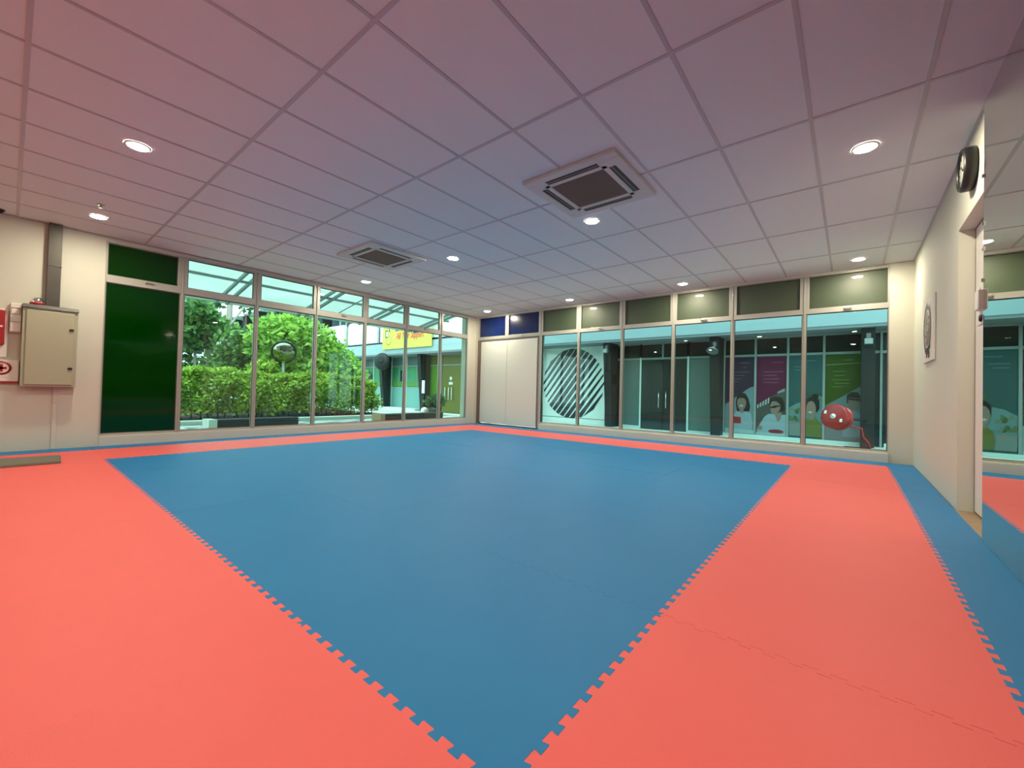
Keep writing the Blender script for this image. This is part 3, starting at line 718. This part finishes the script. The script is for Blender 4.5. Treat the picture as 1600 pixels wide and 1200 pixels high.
box(-9.2, -6.36, SY-.034, SY-.028, .0, .02).build('skirting_line', 'frost', e)
# left shops
panel('shop_pane', -15.47, -14.66, GZ+.05, 1.98, 'lime'); post(-15.55, m='shopplinth'); post(-14.62)
ol = panel('olive_pane', -14.56, -13.0, GZ+.05, 1.98, 'olive'); panel('olive_pane', -14.56, -13.0, 2.06, 2.45, 'olive'); panel('transom_light', -15.47, -14.66, 2.06, 2.45, 'olive')
for x in (-14.30, -14.06, -13.86):
    MB().tube([(x, SY-.06, .42), (x, SY-.06, 1.0)], .022, 8).tube([(x, SY-.06, .5), (x, SY, .5)], .012, 6).tube([(x, SY-.06, .93), (x, SY, .93)], .012, 6).build('door_handle', 'white', ol)
post(-12.97, m='shopplinth'); panel('shop_plinth', -12.95, -12.2, GZ, .1, 'shopplinth', SY-.05, .1); panel('shop_pane', -12.93, -11.2, .1, 1.98, 'olive')
for a, b in ((-18.5, -17.25), (-17.2, -15.65), (-21.4, -20.2), (-20.15, -18.75), (-24.5, -23.1), (-23.05, -21.7), (-28, -24.8), (-33, -28.3), (-40, -33.3)):
    panel('aqua_pane', a, b, GZ+.05, .98, 'aqua'); panel('shop_pane', a, b, 1.0, 1.98, 'shopgreen'); panel('transom_light', a, b, 2.06, 2.45, 'frost'); post(a-.03, m='shopplinth')
    panel('green_band', a, b, 1.0, 1.2, 'lime', SY-.008, .007); box((a+b)/2-.02, (a+b)/2+.02, SY-.02, SY, 1.0, 1.98).build('shop_mullion', 'shopframe', e)
    panel('inner_panel', a+(b-a)*.58, b-.1, 1.25, 1.8, 'shopglass', SY-.006, .005)
box(-19.5, -15.9, 12.2, SY, GZ+.03, -.06).build('step', 'paving', e)

# things on the building
o = MB()
e2 = empty('striped_sign', (-7.6, SY-.04, 0), 'big round sign of black diagonal stripes on the white shop wall', 'sign')
st = MB(); cx, cz_, RR = -7.62, 1.225, 1.235
ang = math.radians(52); dx, dz = math.cos(ang), math.sin(ang); nx, nz = -dz, dx
NS = 13
for k in range(NS):
    o0 = -RR*.93 + (2*RR*.93)*k/(NS-1)
    L = math.sqrt(max(0, RR*RR-o0*o0)); 
    f = (k)/(NS-1)                                 # stripes swell to the low left end on the low-right side and the other end on the other side
    wA = .012+.055*min(1, max(0, (f-.02)*1.6)); wB = .012+.055*min(1, max(0, (.98-f)*1.6))
    wlo, whi = (.078 if k < 6 else .030), (.028 if k < 6 else .086)
    if k in (5, 6, 7): wlo, whi = .072, .066
    pl = []
    for t in range(9):
        s = -1+2*t/8; w = wlo+(whi-wlo)*t/8; oo = o0+w
        Lm = math.sqrt(max(.0, RR*RR-min(oo*oo, RR*RR*.999))); pl.append((cx+dx*Lm*s+nx*oo, cz_+dz*Lm*s+nz*oo))
    for t in range(8, -1, -1):
        s = -1+2*t/8; w = wlo+(whi-wlo)*t/8; oo = o0-w
        Lm = math.sqrt(max(.0, RR*RR-min(oo*oo, RR*RR*.999))); pl.append((cx+dx*Lm*s+nx*oo, cz_+dz*Lm*s+nz*oo))
    MB().prism(pl, lambda u, v, d: (u, SY-.03-d, v), 0, .008).build('stripe', 'ink', e2)

def flat(name, label, cat, x0, x1, z0, z1, base, y=SY-.012, group=None):
    ee = empty(name, ((x0+x1)/2, y, z0), label, cat, group)
    box(x0, x1, y, y+.01, z0, z1).build('print_sheet', base, ee)
    cnt = [0]
    def add(nm, poly, col):
        cnt[0] += 1
        key = 'ink_%s' % (str(tuple(round(c, 3) for c in col)))
        if key not in M: M[key] = pbr(key, col, .35, .4, var=.05, scale=6)
        dd = .0008*cnt[0]
        return MB().prism(poly, lambda u, v, d: (x0+(x1-x0)*u, y-d, z0+(z1-z0)*v), dd-.0006, dd).build(nm, key, ee)
    return ee, add
def ell(cx, cy, rx, ry, n=20, a0=0, a1=2*PI):
    return [(cx+rx*math.cos(a0+(a1-a0)*k/n), cy+ry*math.sin(a0+(a1-a0)*k/n)) for k in range(n)]
M['p_purple'] = pbr('purple print', (.022, .010, .040), .3, .4, var=.1)
M['p_magenta'] = pbr('magenta print', (.095, .004, .040), .3, .4, var=.1)
M['p_teal'] = pbr('teal print', (.018, .085, .09), .3, .4, var=.15, scale=1.5)
M['p_green'] = pbr('green print', (.030, .075, .003), .3, .4, var=.12)
PALE = (.15, .235, .25); SHIRT = (.25, .35, .40); SKIN = (.24, .165, .135); HAIR = (.012, .011, .012)
ZP0, ZP1 = -.09, 1.98
def lines(add, x0, x1, ys, col):
    for k, (yy, a, b) in enumerate(ys): add('text_line', [(a, yy), (b, yy), (b, yy+.010), (a, yy+.010)], col)
GP = 'tall window posters of the opposite shop'
pe, add = flat('window_poster', 'purple poster with a smiling long haired woman holding a red tablet', 'poster', -2.70, -2.0, ZP0, ZP1, 'p_purple', group=GP)
add('pale_wedge', [(0, .02), (1, .02), (1, .62), (.85, .60), (.0, .37)], PALE)
add('hair', [(.42, .30), (.38, .40), (.42, .49), (.55, .535), (.72, .52), (.82, .46), (.88, .36), (.86, .30), (.74, .28), (.5, .27)], HAIR)
add('shirt', [(.22, .10), (.22, .22), (.36, .27), (.50, .29), (.74, .29), (.90, .27), (.96, .16), (.95, .05), (.3, .05)], SHIRT)
add('face', ell(.585, .40, .155, .095), SKIN); add('neck', [(.52, .27), (.66, .27), (.65, .33), (.53, .33)], SKIN)
add('smile', ell(.58, .362, .06, .012, 12), (.5, .47, .45)); add('fringe', [(.43, .44), (.50, .50), (.62, .515), (.73, .47), (.74, .43), (.66, .465), (.52, .465)], HAIR)
add('tablet', [(.26, .13), (.58, .13), (.56, .215), (.25, .215)], (.30, .022, .022)); add('desk', [(0, .0), (1, .0), (1, .05), (0, .06)], (.34, .44, .44))
lines(add, 0, 1, [(.92, .5, .85), (.86, .6, .75), (.80, .3, .85), (.755, .32, .68), (.71, .32, .55), (.67, .32, .45)], (.13, .11, .16))
pe, add = flat('window_poster', 'magenta poster with a person in glasses writing at a desk', 'poster', -1.94, -1.275, ZP0, ZP1, 'p_magenta', group=GP)
add('photo_area', [(0, .0), (1, .0), (1, .60), (.72, .535), (.40, .47), (0, .38)], (.055, .065, .062))
for k in range(5): add('pale_slat', [(.03+.09*k, .34+.016*k), (.075+.09*k, .342+.016*k), (.085+.09*k, .395+.022*k), (.035+.09*k, .38+.022*k)], (.38, .43, .42))
add('pale_stripe', [(.72, .53), (.95, .56), (.95, .60), (.72, .555)], (.26, .28, .27))
add('shirt', [(.02, .05), (.10, .12), (.30, .24), (.42, .27), (.60, .28), (.80, .265), (1, .27), (1, .02), (.1, .02)], SHIRT)
add('hair', [(.47, .36), (.44, .43), (.50, .475), (.66, .495), (.86, .48), (.95, .42), (.95, .33), (.86, .29), (.78, .33), (.6, .41)], HAIR)
add('face', [(.50, .41), (.47, .36), (.50, .30), (.58, .265), (.70, .28), (.80, .33), (.82, .39), (.7, .43), (.56, .435)], SKIN)
add('glasses', [(.47, .362), (.84, .375), (.84, .388), (.68, .382), (.68, .352), (.50, .342), (.46, .352)], (.03, .05, .07))
add('neck', [(.62, .28), (.86, .30), (.84, .22), (.74, .175)], SKIN)
add('hand', ell(.14, .09, .09, .03, 12), SKIN); add('pencil_case', ell(.68, .055, .26, .026, 16), (.22, .015, .02)); add('desk', [(0, 0), (1, 0), (1, .03), (0, .035)], (.34, .44, .44))
lines(add, 0, 1, [(.92, .5, .9), (.80, .22, .9), (.755, .22, .7), (.71, .22, .78), (.665, .22, .74)], (.26, .08, .16))
pe, add = flat('window_poster', 'teal poster with a woman with tied up hair beside foliage', 'poster', -1.215, -.535, ZP0, ZP1, 'p_teal', group=GP)
add('pale_sky', [(0, .06), (1, .06), (1, .50), (.8, .54), (.5, .44), (.25, .42), (0, .36)], (.12, .23, .235))
rq = random.Random(5)
for k in range(16):
    uu, vv = (rq.uniform(.03, .4), rq.uniform(.20, .36)) if k < 9 else (rq.uniform(.6, .98), rq.uniform(.44, .56))
    add('leaf_patch', ell(uu, vv, rq.uniform(.04, .09), rq.uniform(.018, .035), 7, .3*k), [(.055, .10, .04), (.09, .15, .07), (.13, .20, .13)][k % 3])
add('shirt', [(.42, .02), (.48, .2), (.62, .25), (.82, .25), (.97, .18), (1, .02)], (.13, .15, .035))
add('sleeve', [(.02, .02), (.0, .14), (.25, .20), (.42, .16), (.46, .02)], (.18, .22, .20))
add('hair', [(.52, .36), (.52, .45), (.62, .495), (.78, .50), (.92, .455), (.93, .36), (.86, .32)], HAIR); add('bun', ell(.80, .50, .1, .04, 14), HAIR)
add('face', ell(.68, .355, .145, .095), (.25, .18, .145)); add('neck', [(.62, .23), (.78, .23), (.77, .29), (.63, .29)], (.25, .18, .145)); add('smile', ell(.66, .315, .06, .012, 12), (.5, .46, .43))
lines(add, 0, 1, [(.93, .3, .8), (.86, .15, .6), (.82, .15, .5)], (.07, .22, .23))
pe, add = flat('window_poster', 'green poster with a dark haired person behind the red hose reel', 'poster', -.475, .185, ZP0, ZP1, 'p_green', group=GP)
add('pale_wedge', [(0, .0), (1, .0), (1, .63), (0, .40)], (.13, .185, .195))
add('hair', [(.62, .44), (.62, .53), (.74, .565), (.93, .565), (1, .52), (1, .44), (.86, .42)], HAIR)
add('face', [(.66, .50), (.66, .42), (.74, .35), (.9, .34), (.98, .40), (.98, .50)], (.20, .15, .13)); add('glasses', [(.66, .475), (.98, .465), (.98, .488), (.66, .496)], (.02, .025, .03))
add('shirt', [(.5, .05), (.55, .3), (.74, .36), (.95, .34), (1, .3), (1, .05)], (.18, .26, .29))
add('text_band', [(.02, .875), (1, .895), (1, .905), (.02, .885)], (.16, .24, .10))
lines(add, 0, 1, [(.93, .5, .8), (.80, .2, .6), (.75, .25, .55), (.70, .2, .72), (.66, .25, .7), (.62, .2, .5)], (.10, .20, .04))

# yellow banner
e2 = empty('vinyl_banner', (-16.1, 11.72, 2.8), 'yellow vinyl banner with red lettering hung on the balcony', 'banner')
box(-17.95, -14.2, 11.715, 11.725, 2.79, 4.28).build('sheet', 'bannery', e2)
bl = MB().prism([(-16.9, 3.60), (-15.7, 3.74), (-15.2, 4.0), (-14.2, 4.05), (-14.2, 4.28), (-16.9, 4.28)], lambda u, v, d: (u, 11.714-d, v), 0, .003); bl.build('navy_band', 'bannernavy', e2)
fg = MB().box(-17.72, -17.5, 11.708, 11.714, 3.35, 3.72).box(-17.42, -17.34, 11.708, 11.714, 3.62, 4.15); fg.build('print_figure', 'darkgrey', e2)
MB().box(-17.64, -17.52, 11.705, 11.708, 3.40, 3.66).box(-17.34, -17.2, 11.705, 11.708, 3.72, 4.15).build('print_highlight', 'white', e2)
MB().lathe([(.20, 0), (.235, 0), (.235, .004), (.20, .004)], (-17.45, 11.714, 3.22), (0, -1, 0), 28).build('print_ring', 'tan', e2)
cu = bpy.data.curves.new('lettering', 'FONT'); cu.body = 'All Your Support'; cu.size = .46; cu.extrude = .002; cu.offset = .012; cu.shear = .25; cu.align_x = 'LEFT'; cu.space_character = .95
ct = bpy.data.objects.new('lettering_tmp', cu); COL.objects.link(ct)
bpy.context.view_layer.update()
me = bpy.data.meshes.new_from_object(ct.evaluated_get(bpy.context.evaluated_depsgraph_get()))
bpy.data.objects.remove(ct)
w = max(v.co.x for v in me.vertices)
o = bpy.data.objects.new('lettering', me); COL.objects.link(o); o.parent = e2; o.scale = (2.1/w, 1, 1); o.rotation_euler = (PI/2, 0, 0); o.location = (-.72, -.02, .44)
me.materials.clear(); me.materials.append(M['bannerred']); o['label'] = 'red slanted lettering'

# wall lamps high on the fin columns, round fan, notice, hose reel
M['lampgrey'] = pbr('grey lamp metal', (.16, .17, .17), .45, metal=.2)
def column_lamp(x, z, label, dish):
    ee = empty('column_lamp', (x, 12.0, z), label, 'lamp', 'grey lamps on the fin columns')
    box(x-.04, x+.04, 11.93, 12.03, z+.10, z+.22).build('bracket', 'lampgrey', ee, .005)
    if dish:
        MB().tube([(x, 11.95, z+.12), (x-.01, 11.88, z+.04)], .03, 8).build('arm', 'lampgrey', ee)
        MB().lathe([(.03, .07), (.06, .06), (.14, -.02), (.15, -.05), (.12, -.05), (.05, -.02), (0, -.02)], (x-.02, 11.85, z), (.1, .5, .8), 28).build('dish', 'lampgrey', ee)
    else:
        box(x-.075, x+.075, 11.84, 11.95, z-.03, z+.1).build('lamp_body', 'lampgrey', ee, .01)
        box(x-.065, x+.065, 11.83, 11.84, z-.02, z+.09).build('lens', 'shopframe', ee)
column_lamp(-2.82, 2.13, 'grey dish lamp on the charcoal column beside the purple poster', True)
column_lamp(-5.97, 2.20, 'small grey lamp box on the column right of the striped circle', False)
column_lamp(.30, 2.15, 'small grey lamp box on the column beside the green poster', False)
ee = empty('wall_fan', (-18.35, 11.8, 2.2), 'round black caged wall fan on the leftmost visible column', 'fan')
fc = (-17.95, 11.72, 2.20)
MB().lathe([(.0, -.10), (.2, -.10), (.36, -.06), (.40, 0), (.36, .06), (.2, .09), (0, .09)], fc, (.35, -.93, 0), 32).build('cage', 'fin', ee)
MB().lathe([(.37, -.015), (.43, -.015), (.43, .015), (.37, .015), (.37, -.015)], fc, (.35, -.93, 0), 32).build('guard_ring', 'black', ee)
MB().lathe([(0, .09), (.09, .09), (.08, .12), (0, .125)], fc, (.35, -.93, 0), 24).build('hub', 'fin', ee)
box(-18.7, -18.2, 11.85, 12.05, 2.2, 2.3).build('bracket', 'fin', ee)
ee = empty('notice_board', (-14.95, 11.88, .66), 'small white notice panel beside the charcoal column and lime window', 'notice')
box(-14.98, -14.80, 11.86, 11.89, .70, 1.28).build('panel', 'white', ee, .004); MB().tube([(-14.89, 11.9, GZ+.03), (-14.89, 11.9, .72)], .02, 8).build('stand', 'black', ee)
ee = empty('small_plaque', (-14.0, SY-.03, 1.1), 'small white plaque on the olive shop door', 'sign')
MB().lathe([(0, 0), (.09, 0), (.09, .01), (0, .01)], (-13.98, SY-.002, 1.40), (0, -1, 0), 20).build('badge', 'white', ee); box(-14.1, -13.85, SY-.014, SY-.002, 1.12, 1.24).build('strip', 'white', ee)
# hose reel
ee = empty('hose_reel', (.05, 11.6, GZ), 'big red fire hose reel beside the charcoal column and green poster', 'hose reel')
hc = Vector((-.22, 11.62, .50)); ha = Vector((-.52, -.82, .22)).normalized()
MB().lathe([(0, .13), (.25, .13), (.272, .12), (.275, .10), (.265, .08), (0, .08)], hc, ha, 40).build('front_flange', 'redplastic', ee)
MB().lathe([(0, -.10), (.272, -.10), (.275, -.08), (.272, -.06), (0, -.06)], hc, ha, 40).build('rear_flange', 'redplastic', ee)
dr = MB()
for k in range(6): dr.lathe([(.22, -.07+k*.026), (.24, -.057+k*.026), (.22, -.044+k*.026)], hc, ha, 32)
dr.build('coiled_hose', 'redplastic', ee)
MB().lathe([(0, .131), (.055, .131), (.055, .14), (0, .14)], hc, ha, 24).build('hub_label', 'white', ee)
MB().lathe([(0, .141), (.022, .141), (.022, .16), (0, .16)], hc, ha, 16).build('hub', 'chrome', ee)
sx = ha.cross(Vector((0, 0, 1))).normalized(); sz = sx.cross(ha).normalized()
for sgn in (-1, 1):
    c = hc+ha*.1325+sx*(sgn*.175)+sz*(sgn*.085); a = sx*.026; b = sz*.036
    MB().hexa([tuple(c-a-b), tuple(c+a-b), tuple(c+a+b), tuple(c-a+b)], [tuple(c-a-b+ha*.004), tuple(c+a-b+ha*.004), tuple(c+a+b+ha*.004), tuple(c-a+b+ha*.004)]).build('label_plate', 'white', ee)
p0 = hc - ha*.14
MB().tube([tuple(p0), (.10, 11.95, .46), (.27, 12.2, .44)], .025, 10).build('swing_arm', 'fin', ee)
MB().tube([tuple(hc+sx*.26-sz*.1), tuple(hc+Vector((.42, .05, -.22))), tuple(hc+Vector((.44, .08, -.40))), (.30, 11.75, .0), (.34, 11.8, -.14), (.18, 11.78, GZ+.05)], .02, 10).build('hose_tail', 'redplastic', ee)
box(-.1, .36, 11.7, 11.95, GZ+.03, GZ+.06).build('base_plate', 'fin', ee)

# distant block beyond the garden
e = empty('distant_block', (-40, 2, GZ), 'white block with dark windows glimpsed beyond the garden trees', 'building')
box(-46, -40, -14, 11, GZ, 9).build('wall', 'parapet', e)
for j in range(3):
    for k in range(8): box(-40.02, -39.95, -12.5+k*2.9, -10.9+k*2.9, .6+j*2.9, 2.3+j*2.9).build('window', 'upglass', e)

# ------------------------------------------------------------------ world, camera, render look
w = bpy.data.worlds.new('sky'); SC.world = w; w.use_nodes = True
nt = w.node_tree
for n in list(nt.nodes): nt.nodes.remove(n)
out = nt.nodes.new('ShaderNodeOutputWorld'); bg = nt.nodes.new('ShaderNodeBackground')
tc = nt.nodes.new('ShaderNodeTexCoord'); sep = nt.nodes.new('ShaderNodeSeparateXYZ'); ramp = nt.nodes.new('ShaderNodeValToRGB')
ramp.color_ramp.elements[0].position = .0; ramp.color_ramp.elements[0].color = (.86, .93, .94, 1)
ramp.color_ramp.elements[1].position = .7; ramp.color_ramp.elements[1].color = (.72, .90, 1.0, 1)
nt.links.new(tc.outputs['Generated'], sep.inputs[0]); nt.links.new(sep.outputs['Z'], ramp.inputs[0]); nt.links.new(ramp.outputs[0], bg.inputs[0])
bg.inputs[1].default_value = 4.2
nt.links.new(bg.outputs[0], out.inputs[0])
sd = bpy.data.lights.new('sun', 'SUN'); sd.energy = 4.0; sd.angle = math.radians(20); sd.color = (1, .97, .9)
so = bpy.data.objects.new('sun', sd); COL.objects.link(so); so.rotation_euler = Vector((-.16, .20, -1)).to_track_quat('-Z', 'Y').to_euler()
so.location = (-20, -10, 20)

cam = bpy.data.cameras.new('camera'); co = bpy.data.objects.new('camera', cam); COL.objects.link(co)
yw, pt, rl = math.radians(39.3236), math.radians(.96491), math.radians(1.43976)
F = Vector((-math.sin(yw)*math.cos(pt), math.cos(yw)*math.cos(pt), math.sin(pt)))
R0 = Vector((math.cos(yw), math.sin(yw), 0)); U0 = R0.cross(F)
A = R0*math.cos(rl)+U0*math.sin(rl); U = -R0*math.sin(rl)+U0*math.cos(rl)
mt = Matrix((A, U, -F)).transposed().to_4x4(); mt.translation = (0, 0, .905)
co.matrix_world = mt
cam.sensor_fit = 'HORIZONTAL'; cam.sensor_width = 36; cam.lens = 36*645.605/1600; cam.clip_start = .02; cam.clip_end = 300
SC.camera = co
vs = SC.view_settings
vs.view_transform = 'Standard'; vs.look = 'None'; vs.exposure = 0; vs.gamma = 1; vs.use_curve_mapping = False
cy = SC.cycles
cy.use_denoising = True
cy.max_bounces = 10; cy.diffuse_bounces = 5; cy.glossy_bounces = 5; cy.transparent_max_bounces = 12
cy.caustics_reflective = False; cy.caustics_refractive = False
cy.sample_clamp_indirect = 6
